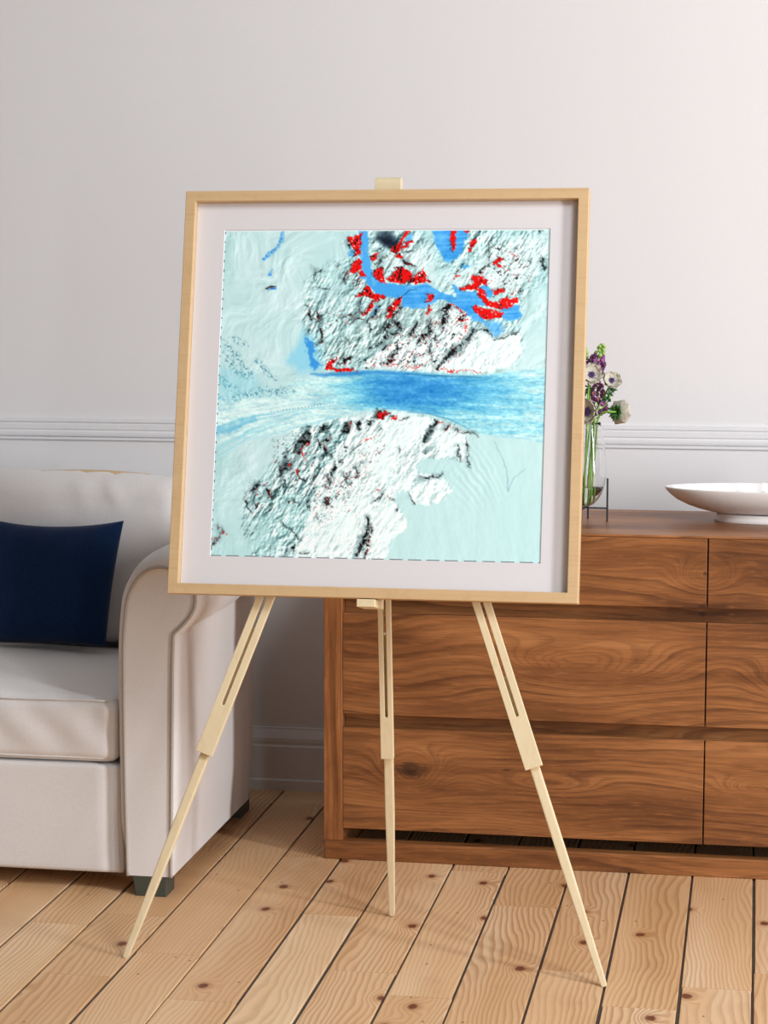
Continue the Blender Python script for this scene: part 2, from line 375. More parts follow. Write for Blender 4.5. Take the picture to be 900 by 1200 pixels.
    for k in range(26):                      # flow stripes at the left end of the glacier
        y0 = 472+rng.rand()*70; x1 = 330+rng.rand()*70; y1 = 468+(y0-472)*.33
        c = C(150, 212, 226) if k % 2 else C(232, 246, 246)
        mix(line([(246, y0+6), (290, y0*.55+y1*.45+1), (x1, y1)], 1.2+rng.rand()*1.4, 1.4, .25), c, .45)
    mix(line([(250,509),(300,492),(345,482),(395,474)], 1.3, 1, .1), C(238, 250, 250), .8)
    dots = (np.sin(X*1.7) > 0)*line([(318,484),(352,480),(395,473)], 1.1, .8, .1); mix(dots, C(70, 130, 140), .7)
    mix(poly([(250,504),(300,488),(302,494),(250,512)], 5), C(110, 190, 220), .55)
    # speckled blue ice at the left
    spk = np.clip(fbm(X/2.2, Y/2.2, 2, .8)*3, 0, 1)
    for P, wd in (([(258,398),(280,420),(300,446)], 7), ([(262,415),(275,432),(296,446)], 12), ([(302,425),(322,445)], 8), ([(252,440),(280,462)], 12), ([(254,470),(300,462),(345,458)], 10), ([(270,395),(290,405)], 6)):
        mix(line(P, wd, 5)*spk, C(70, 140, 165), .8)
    mix(poly([(252,430),(300,440),(310,462),(250,475)], 22), C(160, 218, 230), .5)
    mix(poly([(358,385),(370,392),(372,405),(380,415),(378,437),(352,440),(335,425),(350,405)], 14), C(150, 215, 238), .7)
    mix(poly([(361,396),(370,404),(369,420),(378,430),(366,437),(362,418)], 4), C(70, 160, 226), .85)
    def blue(P, soft=2.5, k=.95, c=C(98, 182, 238), warp=.8):
        mix(poly(P, soft, warp), np.array(c)+(flow[..., None]*.10+.05*fbm(X/8, Y/8, 3)[..., None])*np.array([1.6, 1, .5]), k)
    for P in ([(333,270),(330,283),(325,293)], [(325,293),(316,297),(309,303)], [(321,317),(317,323)]):
        mix(line(P, 6, 2)*np.clip(.4+spk, 0, 1), C(62, 156, 226), .95)
    mix(line([(311,338),(322,337)], 3, 1), C(70, 20, 20)); mix(line([(314,341),(323,339)], 2.5, 1), C(60, 150, 220))
    # tributary and pools
    rv = line([(427,262),(428,293),(432,315),(439,331)], 11, 2, .35, False); mix(rv, C(104, 186, 240))
    mix(line([(439,330),(450,340),(474,342),(495,341)], 15, 2, .35, False), C(94, 180, 236))
    blue([(486,335),(500,332),(518,342),(541,353),(562,366),(572,380),(556,374),(540,362),(520,352),(505,360),(470,362),(474,346)])
    mix(line([(478,338),(500,331),(516,337),(535,346)], 2, 2, .2), C(196, 226, 232), .7)
    mix(line([(471,349),(480,342),(492,338)], 1, 1, .3), C(30, 50, 70), .7)
    blue([(533,334),(545,343),(559,343),(570,358),(556,360),(563,374),(544,362),(535,348)])
    blue([(560,336),(575,334),(580,345),(572,348)]); blue([(586,361),(610,358),(613,372),(604,378),(589,376)], 3)
    blue([(566,377),(586,379),(593,388),(584,396),(574,390)], 5, .75); blue([(509,266),(543,266),(554,268),(546,283),(543,295),(533,306),(522,306),(516,297),(511,288)], 3)
    blue([(543,308),(550,312),(548,316),(542,314)], 3, .7); blue([(480,276),(487,273),(486,280),(474,290)], 4, .8)
    blue([(411,288),(416,297),(415,302),(410,300)], 3, .8); blue([(424,323),(432,324),(430,327),(424,327)], 2); blue([(437,368),(446,358),(450,362),(441,372)], 4, .8)
    mix(rv*np.clip(fbm(X/5, Y/9, 3)*2, 0, 1), C(150, 205, 240), .7)
    # dark slopes
    def dark(P, k=.95, c=C(14, 10, 14), soft=1.2, warp=.8): mix(poly(P, soft, warp), c, k)
    rag = fbm(X/2.6+77, Y/2.6, 3, .75)
    def dl(P, wd, k=.95, c=C(14, 10, 14), soft=1.1, warp=.95):
        blk = c[0] < .2
        if blk: mix(line([(x-.8, y-.8) for x, y in P], wd*2.4+2, 5, warp)*np.clip(.55+fbm(X/6, Y/6, 2), 0, 1), C(108, 132, 134), .62)
        mix(line(P, wd*1.1, soft, warp)*np.clip(1.15+rag*3.2, 0, 1), c, k)
        if blk and wd > 2.2: mix(line([(x+.7*wd, y+.5*wd) for x, y in P], 1.2, 1, warp)*np.clip(rag*6-.6, 0, 1), C(200, 20, 15), .9)
    for P, wd, k in (([(448,272),(456,274),(464,280)], 14, .55), ([(446,278),(456,282),(470,288)], 12, .8), ([(450,281),(462,286)], 8, .9)):
        mix(line(P, wd, 9, .2), C(22, 40, 58), k)
    for P, wd in (([(514,433),(526,421),(537,412),(548,401),(558,388)], 5.5), ([(558,388),(569,388),(578,394)], 2), ([(581,398),(594,396),(608,391)], 1.8),
                  ([(489,404),(497,398),(505,388),(510,375)], 4.5), ([(480,398),(487,388),(491,377)], 4), ([(528,359),(524,372),(522,386)], 6), ([(507,398),(506,412),(509,424)], 1.6), ([(512,400),(514,396)], 4),
                  ([(452,386),(466,379),(474,386),(460,392)], 5), ([(470,362),(462,376),(452,388),(456,395)], 4), ([(447,404),(452,396),(458,385)], 4), ([(436,408),(444,404)], 2), ([(450,430),(460,424),(466,412),(470,408)], 3), ([(448,412),(456,405)], 3),
                  ([(434,377),(443,367),(450,359)], 4), ([(425,352),(424,366),(416,374)], 2), ([(414,372),(416,381)], 1.4), ([(410,281),(411,291)], 2), ([(412,316),(406,325),(406,332)], 2.4), ([(398,313),(396,314)], 3),
                  ([(402,376),(409,372),(430,376)], 1.5), ([(433,378),(437,389),(433,396)], 2), ([(440,310),(447,304),(452,299)], 3), ([(437,286),(442,279)], 1.2), ([(442,294),(448,289)], 1.6), ([(476,294),(488,293)], 1.6), ([(472,300),(480,306),(488,312)], 3),
                  ([(366,331),(370,317),(380,314)], 1.3), ([(360,358),(363,370),(368,374)], 2), ([(372,366),(376,376)], 3), ([(378,384),(379,402),(373,406)], 3), ([(364,392),(366,386)], 2.4), ([(405,394),(412,402)], 1.2), ([(400,427),(408,423),(414,420)], 3),
                  ([(373,339),(388,341)], 1), ([(566,317),(562,324),(572,309)], 3), ([(575,310),(574,285),(580,282)], 1), ([(633,298),(637,310),(641,320)], 1.6), ([(633,271),(640,268)], 2), ([(532,323),(538,318),(545,308)], 1.2)):
        dl(P, wd)
    mix(line([(560,390),(545,406),(528,422)], 4, 3), C(120, 145, 150), .6)
    for P in ([(346,523),(356,513),(364,504),(368,504),(366,513),(355,527),(353,535),(347,531)], [(378,500),(389,497),(388,505),(379,509)], [(404,498),(415,493),(412,508),(401,513)], [(420,496),(425,491),(425,503),(421,504)],
              [(430,496),(440,494),(437,499)], [(392,540),(396,547),(391,558),(388,553)], [(399,541),(405,539),(402,545)], [(417,549),(424,545),(420,555)], [(512,492),(518,494),(513,507),(502,519),(500,517)], [(330,547),(337,536),(343,543),(341,553),(331,556)], [(329,546),(326,552),(333,556)],
              [(445,483),(461,483),(455,489),(446,492),(436,491)]):
        mix(poly(P, 6, .9), C(88, 110, 112), .75); q = poly(P, 1.5, 1.3); n = np.clip(fbm(X/4, Y/3, 3, .7)*4+.75, 0, 1); mix(q*n, C(10, 14, 18), .96)
    for P, wd in (([(378,515),(380,526),(385,535)], 3.5), ([(384,520),(390,510)], 3), ([(386,556),(391,566),(388,577)], 2.4), ([(382,568),(385,576)], 1.8), ([(383,584),(385,596)], 2.4), ([(396,588),(398,582)], 1.5), ([(402,555),(410,566)], 1.2), ([(405,528),(408,522)], 2), ([(412,531),(426,521)], 1.2), ([(392,538),(385,533)], 2),
                  ([(289,588),(289,597),(293,603)], 1.8), ([(296,578),(301,572),(306,566)], 4), ([(298,592),(300,600),(303,590)], 2), ([(316,574),(317,585)], 2.2), ([(313,588),(322,580),(333,566)], 1), ([(317,596),(318,590)], 1.6), ([(337,592),(345,587),(350,590)], 3), ([(335,562),(333,572),(345,573)], 2.2), ([(353,552),(352,560),(360,566)], 1.8), ([(365,585),(361,598)], 1.6), ([(332,610),(342,620),(354,634)], 1), ([(371,612),(374,607),(378,612)], 1.5), ([(345,648),(347,640)], 2.4), ([(352,650),(362,648)], 1.4),
                  ([(434,608),(432,624),(425,641),(419,655)], 5), ([(438,615),(434,635),(431,655)], 2.5), ([(540,522),(540,540)], 2.2), ([(494,561),(508,560),(520,556)], 1.8), ([(482,579),(486,586),(491,592)], 1.6), ([(503,527),(503,534)], 2.2), ([(524,503),(530,500)], 3.5), ([(535,506),(539,504)], 4), ([(474,494),(480,490)], 2), ([(461,489),(468,490)], 2), ([(449,502),(447,508)], 1.5), ([(445,590),(452,580)], 2), ([(440,590),(446,585)], 2), ([(466,599),(469,597)], 1.6), ([(459,589),(462,587)], 2), ([(472,527),(473,531)], 1.2),
                  ([(543,508),(556,509),(565,512)], 1), ([(551,515),(550,535),(553,549)], 1.0), ([(246,645),(252,634),(256,630)], 2.5), ([(252,622),(254,617)], 2.5), ([(258,630),(260,624)], 3.5)):
        dl(P, wd)
    mix(poly([(504,525),(516,524),(508,532),(503,534)], 3), C(150, 175, 178), .7); mix(poly([(505,500),(516,499),(510,512),(500,522)], 4), C(120, 140, 142), .5); mix(poly([(489,560),(510,561),(500,566),(490,570)], 5), C(165, 192, 194), .6)
    mix(line([(581,517),(590,535),(595,552),(597,577),(603,560),(618,550)], 1.0, 1, .3), C(120, 165, 172), .55)
    # peppering of small outcrops
    pep = fbm((X-Y)/7+7, (X+Y)/2.6, 3, .65)*1.15; pm = np.clip(poly([(470,395),(500,378),(540,365),(552,372),(540,405),(515,430),(450,434),(440,425)], 8) + .8*poly([(575,280),(600,280),(632,330),(610,350),(575,330)], 10) + .7*poly([(356,360),(380,366),(425,372),(425,380),(370,386)], 8) + .9*poly([(390,420),(450,418),(445,434),(385,438)], 6)
          + .55*poly([(370,575),(400,560),(440,520),(455,525),(430,560),(410,600),(380,615),(368,600)], 14) + .9*poly([(408,318),(425,322),(425,345),(415,338)], 5) + .45*poly([(320,515),(375,505),(390,560),(360,590),(325,560)], 14) + .4*poly([(285,570),(325,560),(322,600),(290,605)], 8), 0, 1)
    mix(np.clip((pep-.36+.0*X)*9, 0, 1)*pm, C(18, 12, 16), .9)
    mix(np.clip((fbm((X-Y)/6+31, (X+Y)/2.8+8, 3, .7)-.5)*9, 0, 1)*np.clip(pm*1.2, 0, 1), C(200, 20, 16), .9)
    # red rock
    rn = fbm(X/2.4, Y/3.4, 3, .75); rs = fbm((X*.8+Y*.6)/1.8, (Y*.8-X*.6)/5, 3, .7)
    def red(P, bl=.35, wht=0.):
        bl += .0; m = poly(P, 1.3, 1.0)*np.clip(2.1+rag*3, 0, 1); mix(poly([(x-1.5, y-.5) for x, y in P], 3, 1)*np.clip(rag*4+.3, 0, 1), C(30, 14, 18), .7); mix(m, C(232, 20, 12))
        mix(m*np.clip((rs+rn*.6-.62+bl)*5, 0, 1), C(38, 6, 8), .95)
        if wht: mix(m*np.clip((fbm(X/2+50, Y/2, 2)-.5+wht)*5, 0, 1), C(225, 240, 240))
    red([(410,279),(419,272),(425,271),(424,285),(425,299),(416,300),(413,288)], .5, .15); red([(413,311),(418,305),(425,304),(426,313),(419,320),(411,319)], .2)
    red([(426,315),(430,317),(431,323),(425,324),(423,321)]); red([(425,341),(432,335),(438,342),(452,345),(451,350),(442,354),(434,349),(417,349)], .45); red([(443,352),(438,361),(429,371),(425,370),(432,360)], .5, .1)
    red([(471,346),(472,352),(463,371),(455,377),(462,354)], .55); red([(442,315),(445,312),(449,315),(454,326),(455,335),(449,334),(444,326),(441,319)], .55)
    red([(456,329),(464,318),(474,310),(481,314),(488,330),(480,332),(462,333)], .5, .08); red([(487,320),(500,314),(509,332),(498,331),(485,330)], .55, .1); red([(456,289),(462,284),(471,287),(473,292),(465,295)], .6)
    red([(465,286),(481,268),(484,270),(470,287)], .3); red([(472,287),(486,280),(488,283),(474,291)], .3); red([(435,299),(444,296),(442,304),(436,304)], .6, .1); red([(462,298),(472,295),(474,303),(464,302)], .6, .15)
    red([(534,267),(538,267),(538,287),(534,294),(530,287),(532,276)], .3); red([(545,267),(554,267),(552,273),(547,273)], .4); red([(551,285),(559,281),(561,285),(554,296),(550,294)], .5, .15)
    red([(579,307),(586,299),(591,302),(585,307),(593,311),(586,313)], .4); red([(540,337),(549,333),(556,329),(555,320),(563,322),(568,324),(565,329),(558,340),(549,340),(541,341)], .25); red([(565,327),(575,331),(574,334),(563,333)], .4)
    red([(559,338),(568,337),(572,342),(572,349),(583,354),(587,360),(575,360),(566,353),(559,347)], .12); red([(588,352),(606,348),(609,354),(597,363),(586,361)], .15); red([(554,359),(572,362),(590,365),(592,369),(586,374),(568,373),(561,368)], .12)
    red([(502,345),(511,349),(506,357),(501,356)], .5, .1); red([(505,360),(508,362),(506,368),(503,366)], .4, .2); red([(579,342),(592,338),(592,342),(584,347)], .6, .1)
    red([(384,436),(384,431),(392,424),(400,424),(393,429),(396,434),(412,431),(420,434),(404,437)], .4); red([(455,489),(446,492),(449,484),(462,483)], .6); red([(461,492),(469,488),(468,494)], .3, .2)
    for P, wd in (([(528,358),(538,363),(547,370)], 3), ([(540,379),(551,376)], 2), ([(546,388),(553,382)], 2), ([(480,430.5),(498,431)], 1.2), ([(514,433),(540,436),(565,438)], 1.4), ([(449,432),(470,429)], 1.2), ([(532,328),(537,325)], 4), ([(606,300),(596,296)], 2), ([(622,332),(623,325)], 1.6),
                  ([(367,513),(364,519),(355,526),(358,536),(362,542)], 1.5), ([(342,540),(343,552)], 1.6), ([(351,552),(352,561)], 2), ([(413,495),(412,502)], 1.3), ([(421,519),(446,512)], 1.2), ([(518,494),(524,495)], 2), ([(301,580),(303,583)], 1.5), ([(318,574),(318,583)], 1), ([(446,574),(450,575)], 1.6), ([(457,584),(461,588)], 1.5),
                  ([(425,619),(426,622)], 1), ([(253,621),(255,617)], 1.6), ([(259,629),(261,625)], 2.4), ([(250,634),(252,632)], 2), ([(264,630),(265,629)], 1.6), ([(246,634),(247,628)], 1.5)):
        dl(P, wd, .95, C(215, 18, 14))
    img = np.clip((img-.8)*1.12+.81, 0, 1)**1.2
    # dashed pale and dark hairline at the trimmed left and bottom edges
    e = 1.4/N; d1 = (np.sin(w*2*np.pi*34) > .8); img[(u < e) & d1] = .3
    d2 = (np.sin(u*2*np.pi*18) > -.6); img[(w > 1-e) & d2] = .42; img[(w < e)] = (.93, .99, 1)
    return img

# ---------------------------------------------------------------- room
WY = 5.213
def wall():
    bm = bmesh.new(); box(bm, -6, 4, WY, WY+.12, -.02, 3.0); structure('wall_back', bm, M['wall'])
    bm = bmesh.new()
    prof = [(0, .8845), (.005, .8855), (.005, .8915), (.0014, .8925), (.0014, .8942), (.0065, .895), (.0075, .9005), (.0075, .906), (.0058, .9085), (.0058, .910), (.0075, .913), (.0075, .9255), (.0065, .9275), (.0014, .9285), (.0014, .9302), (.005, .931), (.005, .939), (0, .9405)]
    for x in (0,): loops(bm, [[Vector((xx, WY-.0005-d, z)) for d, z in prof] for xx in (-6, 4)])
    structure('trim_1', bm, M['trim'])
    bm = bmesh.new()
    prof = [(0, .0), (.020, .0), (.020, .026), (.0165, .030), (.0165, .113), (.013, .1165), (.013, .121), (.0145, .124), (.0145, .134), (.009, .148), (.006, .155), (.0055, .160), (0, .161)]
    loops(bm, [[Vector((xx, WY-.0005-d, z)) for d, z in prof] for xx in (-6, 4)])
    structure('baseboard_back', bm, M['trim'])
def floor():
    edges = [-1.43, -1.3035, -1.16, -1.029, -.896, -.7745, -.641, -.517, -.380, -.2515, -.1136, .0175]
    xs = [edges[0]-.131*k for k in range(20, 0, -1)] + edges + [edges[-1]+.131*k for k in range(1, 26)]
    joints = {-1.43: [4.02], -1.3035: [4.10, 3.72], -1.16: [3.87], -1.029: [3.62], -.896: [4.17], -.7745: [3.83], -.641: [3.71], -.517: [4.3], -.380: [3.9], -.2515: [3.72], -.1136: [3.85], .0175: [3.95]}
    rng = random.Random(11); bm = bmesh.new(); lay = bm.faces.layers.float.new('plank'); g = .0026
    for a, b in zip(xs, xs[1:]):
        js = joints.get(a, [3.2+rng.random()*1.2]); more = [max(js)+.75+rng.random()*.3] if max(js) < 4.1 else []
        ys = sorted([-2.5, WY+.02, min(js)-1.0-rng.random()*.4] + js + more)
        for y0, y1 in zip(ys, ys[1:]):
            f0 = len(bm.faces); r = rng.random()
            ga = g*(.5+rng.random()); gb = g*(.5+rng.random())
            c = .0012; x0, x1 = a+ga, b-gb; Y0, Y1 = y0+.0004, y1-.0004
            top = [(x0+c, Y0, 0), (x1-c, Y0, 0), (x1-c, Y1, 0), (x0+c, Y1, 0)]
            bot = [(x0, Y0, -.0015), (x1, Y0, -.0015), (x1, Y1, -.0015), (x0, Y1, -.0015)]
            low = [(x0, Y0, -.012), (x1, Y0, -.012), (x1, Y1, -.012), (x0, Y1, -.012)]
            bm.faces.ensure_lookup_table()
            V = loops(bm, [top, bot, low])
            bm.faces.ensure_lookup_table()
            for f in bm.faces[f0:]: f[lay] = r
    f0 = len(bm.faces); box(bm, -6, 4, -2.5, WY+.1, -.03, -.0045); bm.faces.ensure_lookup_table()
    for f in bm.faces[f0:]: f.material_index = 1
    structure('floor', bm, [M['floor'], M['gap']])
wall(); floor()

# ---------------------------------------------------------------- sideboard
SBX, SBY = -.9335, 4.5883       # front left bottom corner
def sideboard():
    o = (SBX, SBY, 0)
    t = thing('sideboard', 'long walnut sideboard with two columns of wide drawers standing before the wall', 'sideboard', o)
    D = 5.085-SBY; Wd = 1.683; st = .0425
    def part(name, boxes, mat, bevel=.0015, parent=t):
        bm = bmesh.new()
        for b in boxes: box(bm, *b)
        return link(name, bm, mat, parent, bevel=bevel)
    part('top', [(0, Wd, .0005, D, .7425, .7475)], M['walnut_top'], .0008)
    part('side_panel', [(0, st, 0, D, .0432, .7423)], M['walnut_side'])
    part('side_panel', [(Wd-st, Wd, 0, D, .0432, .7423)], M['walnut_side'])
    part('plinth', [(0, Wd, -.0006, .032, 0, .043), (0, .04, .0321, D, 0, .043), (Wd-.04, Wd, .0321, D, 0, .043)], M['walnut'], .003)
    part('back_panel', [(st+.0002, Wd-st-.0002, D-.016, D-.001, .0735, .742)], M['walnut'])
    part('bottom_board', [(st+.0002, Wd-st-.0002, .030, D-.0165, .0735, .0860)], M['walnut'])
    part('drawer_rail', [(st+.0002, Wd-st-.0002, .030, .045, .553, .600)], M['walnut'])
    part('drawer_rail', [(st+.0002, Wd-st-.0002, .030, .045, .294, .340)], M['walnut'])
    part('divider', [(.8385, .8425, .046, D-.017, .0862, .742)], M['walnut_side'])
    for x0, x1 in ((st+.0008, .8390), (.8420, Wd-st-.0008)):
        for z0, z1 in ((.5915, .7415), (.3321, .5598), (.0720, .3021)):
            part('drawer', [(x0, x1, .0004, .0162, z0, z1)], M['walnut'], .0012)
sideboard()

# ---------------------------------------------------------------- sofa
def rbox(bm, x0, x1, y0, y1, z0, z1, r, n=24, warp=None, pw=1.0):
    # rounded cushion block: dense box with rounded edges, then a warp(p, u, v, w) offset
    cx, cy, cz = (x0+x1)/2, (y0+y1)/2, (z0+z1)/2; hx, hy, hz = (x1-x0)/2, (y1-y0)/2, (z1-z0)/2
    tmp = bmesh.new(); bmesh.ops.create_cube(tmp, size=2)
    bmesh.ops.subdivide_edges(tmp, edges=tmp.edges[:], cuts=n, use_grid_fill=True)
    mp = {}
    for v in tmp.verts:
        u, w, k = v.co
        def sp(q, h):   # finer near the edges
            return math.copysign(abs(q)**.75, q)*h
        p = Vector((sp(u, hx), sp(w, hy), sp(k, hz)))
        core = Vector((max(-hx+r, min(hx-r, p.x)), max(-hy+r, min(hy-r, p.y)), max(-hz+r, min(hz-r, p.z))))
        d = p-core
        if d.length > 1e-9: p = core+d.normalized()*r
        a, b, c = p.x/hx, p.y/hy, p.z/hz
        if warp: p = p+Vector(warp(p, a, b, c))
        mp[v.index] = bm.verts.new((cx+p.x, cy+p.y, cz+p.z))
    for f in tmp.faces: bm.faces.new([mp[v.index] for v in f.verts])
    tmp.free()
ARM = [(-1.2825, .043), (-1.2850, .20), (-1.2862, .35), (-1.2865, .455), (-1.2858, .53), (-1.2822, .585), (-1.276, .632), (-1.262, .664), (-1.242, .687), (-1.2169, .6990), (-1.19, .6985), (-1.165, .6915), (-1.146, .676), (-1.135, .654), (-1.1325, .631), (-1.138, .610), (-1.150, .592), (-1.165, .576), (-1.1755, .5662), (-1.1790, .5630), (-1.1806, .5585), (-1.1812, .54), (-1.183, .48), (-1.186, .30), (-1.1895, .10), (-1.1905, .043)]
def resample(P, m):
    P = [Vector((x, 0, z)) for x, z in P]; out = []
    # Catmull-Rom through the outline, evenly spaced
    pts = []
    for i in range(len(P)-1):
        p0, p1, p2, p3 = P[max(i-1, 0)], P[i], P[i+1], P[min(i+2, len(P)-1)]
        for k in range(8):
            t = k/8; pts.append(.5*((2*p1)+(p2-p0)*t+(2*p0-5*p1+4*p2-p3)*t*t+(3*p1-p0-3*p2+p3)*t**3))
    pts.append(P[-1]); L = [0]
    for a, b in zip(pts, pts[1:]): L.append(L[-1]+(b-a).length)
    j = 0
    for i in range(m):
        s = L[-1]*i/(m-1)
        while j < len(L)-2 and L[j+1] < s: j += 1
        f = (s-L[j])/max(L[j+1]-L[j], 1e-9); out.append(pts[j].lerp(pts[j+1], f))
    return out
def sofa():
    bx, by = -2.15, 4.6
    org = Vector((bx, by, 0))
    t = thing('sofa', 'pale cream grey fabric sofa with scrolled arm and dark block feet at left', 'sofa', org)
    def fin(name, bm, mat, parent=t, smooth=True, **k):
        for v in bm.verts: v.co -= org
        return link(name, bm, mat, parent, smooth, **k)
    LX = 2*bx   # mirror plane helper: x -> LX - x
    for mir in (False, True):
        mx = (lambda x: LX-x) if mir else (lambda x: x)
        P = resample(ARM, 150); n = len(P)
        nor = []
        for i in range(n):
            d = P[min(i+1, n-1)]-P[max(i-1, 0)]; nor.append(Vector((-d.z, 0, d.x)).normalized())
        rings = []
        for y, off, top in ((4.2352, -.004, 0), (4.2352, 0, 0), (4.2358, .0045, .0), (4.2385, .0080, .002), (4.2440, .0100, .007), (4.256, .0105, .014), (4.28, .010, .021), (4.33, .0105, .026), (4.45, .0105, .028), (4.62, .0105, .029), (4.80, .0105, .030), (4.925, .0105, .030), (4.934, .004, .024)):
            R = []
            for p, m in zip(P, nor):
                up = max(0., m.z) if p.z > .55 else 0.
                ease = min(1, p.z/.12-.3) if p.z < .15 else 1
                taper = -.006*max(0, (y-4.25)/.7) if p.z < .5 else 0
                w = fb(p.x*5, y*5, p.z*5)*.0018 if .05 < p.z and 4.26 < y < 4.92 else 0
                q = p+m*((off*(1.45 if m.x < -.6 else 1)+w)*max(.25, ease))+Vector((0, 0, top*up)); R.append(Vector((mx(q.x), y, q.z)))
            rings.append(R)
        bm = bmesh.new(); loops(bm, rings); arm = fin('armrest', bm, M['sofa']); arm.data.set_sharp_from_angle(angle=.5)
        bm = bmesh.new(); tube(bm, [(mx(p.x+m.x*.001), 4.2335, p.z+m.z*.001) for p, m in zip(P, nor)], .0036, 8)
        fin('piping', bm, M['piping'], arm)
    # front rail under the seat
    def wr(p, a, b, c): return (0, fb(p.x*4, 0, p.z*5)*.002, 0)
    bm = bmesh.new(); rbox(bm, LX+1.2985, -1.2985, 4.2520, 4.93, .0400, .2745, .006, 20, wr); fin('base', bm, M['sofa'])
    # back
    bm = bmesh.new(); rbox(bm, LX+1.222, -1.222, 4.936, 5.058, .0425, .797, .02, 16); fin('back', bm, M['sofa'])
    # curved wooden top rail
    bm = bmesh.new(); R = []
    for i in range(41):
        u = -1+2*i/40; x = -1.615+u*.16; z = .8258-.0085*u*u
        R.append([Vector((x, 5.0, .798)), Vector((x, 5.04, .798)), Vector((x, 5.04, z-.003)), Vector((x, 5.034, z)), Vector((x, 5.006, z)), Vector((x, 5.0, z-.003))])
    loops(bm, R); r = fin('top_rail', bm, M['oak'], smooth=False); r['label'] = 'curved pale wooden rail along the top of the sofa back'
    # seat cushions
    for k in range(2):
        x1 = -1.3080-k*.845; x0 = x1-.838
        def ws(p, a, b, c):
            dz = .030*(1-a*a)*(1-abs(b)**2.5) if c > 0 else 0
            wrk = 0.
            if b < -.6:
                env = math.exp(-((c-.1)/.8)**2)
                wrk = .0035*env*(math.sin(p.x*52+2*math.sin(p.z*22))+.9*fb(p.x*16+3, 1, p.z*6))
                wrk -= .007*(1-a**4)*(1-c*c)
            return (0, wrk, dz+.002*fb(p.x*6, p.y*6, k)*(1 if c > 0 else 0))
        bm = bmesh.new(); rbox(bm, x0, x1, 4.2500, 4.86, .2765, .4165, .026, 40, ws); cu = fin('seat_cushion', bm, M['sofa'])
        for z, yy, dd in ((.4115, 4.2515, 0), (.2885, 4.2535, .001)):
            path = []
            for s in range(61):
                u = -1+2*s/60; x = (x0+x1)/2+u*(x1-x0)/2*.985
                cr = max(0, abs(u)-.93)/.07
                path.append((x, yy+.024*cr**2-.0055*(1-u**4)*(.35 if z > .4 else .4), z+.0012*fb(x*9, z*9, 0)+(.006*cr if z < .3 else -.002*cr)))
            bm = bmesh.new(); tube(bm, path, .0021, 6); fin('piping', bm, M['sofa'], cu)
    # back cushions, plump with a gathered top edge
    for k in range(2):
        x1 = -1.312-k*.845; x0 = x1-.838
        def wb(p, a, b, c):
            u = max(0, 1-a*a); v = max(0, 1-c*c)
            dy = (-.045 if b < 0 else .006)*(u**.6)*(v**.7)*abs(b)
            lean = .028*(c+1)/2
            X = p.x
            g = 0.
            if c > .45:
                e = ((c-.45)/.55)**1.3
                s = math.sin(X*95+c*6+5*fb(X*5, .3, 0, 2))
                g = -.011*e*max(0, s)**3*(.6+.9*fb(X*7+2, 0, 0, 1))+.004*e*fb(X*30, 2, c*2, 2)
            dz = .012*u*(1 if c > 0 else 0)+(g*.5+.003*fb(X*6+4, 0, 0, 2) if c > .6 else 0)
            return (0, dy+lean+g*(1.4 if b < 0 else .3), dz)
        bm = bmesh.new(); rbox(bm, x0, x1, 4.790, 4.885, .434, .8275, .048, 44, wb); fin('back_cushion', bm, M['sofa'])
    # feet
    for mir in (False, True):
        for y0, y1 in ((4.2340, 4.3000), (4.905, 4.985)):
            mx = (lambda x: LX-x) if mir else (lambda x: x)
            bm = bmesh.new(); xs0, xs1 = -1.2725, -1.1995
            b0 = [Vector((mx(x), y, 0)) for x, y in ((-1.2670, y0), (-1.2005, y0), (-1.2005, y1), (-1.2670, y1))]
            b1 = [Vector((mx(x), y, .0420)) for x, y in ((-1.2740, y0+.0015), (-1.2000, y0+.0015), (-1.2000, y1), (-1.2740, y1))]
            loops(bm, [b0, b1]); fin('foot', bm, M['footpaint'], smooth=False, bevel=.0015)
    return t
sofa()

def pillow():
    org = Vector((-1.602, 4.678, .4505))
    bm = bmesh.new(); n = 40; Wd, Hh, T = .318, .288, .056
    V = {}
    for side in (1, -1):
        for i in range(n+1):
            for j in range(n+1):
                u = -1+2*i/n; v = -1+2*j/n
                u = math.sin(u*math.pi/2)*.6+u*.4; v = math.sin(v*math.pi/2)*.6+v*.4
                if side < 0 and (i in (0, n) or j in (0, n)): V[(side, i, j)] = V[(1, i, j)]; continue
                x = u*Wd/2*(1-.035*(1-v*v)); z = v*Hh/2*(1-(.12 if v > 0 else .03)*(1-u*u)*abs(v))
                x += .018*v*(u > 0)*abs(u)   # right edge leans outwards at the top
                th = T*((1-u**4)**.55)*((1-v**4)**.55)*(.82+.18*(1-u*u)*(1-v*v))
                wr = .0035*fb(x*22, z*22, side)*(1-u**4)*(1-v**4)
                if v > .6: wr += .004*math.sin(x*75)*(v-.6)/.4*(1-v**6)
                y = -side*(th+wr)
                z2 = z+Hh/2+.002; y2 = y+(z2)*.13
                V[(side, i, j)] = bm.verts.new((x, y2-.012, z2))
    for side in (1, -1):
        for i in range(n):
            for j in range(n):
                q = [V[(side, i, j)], V[(side, i+1, j)], V[(side, i+1, j+1)], V[(side, i, j+1)]]
                bm.faces.new(q if side > 0 else q[::-1])
    o = link('throw_pillow', bm, M['navy'], None, True); o.location = org
    tag(o, 'navy blue rectangular cushion leaning on the sofa back cushion', 'cushion')
pillow()

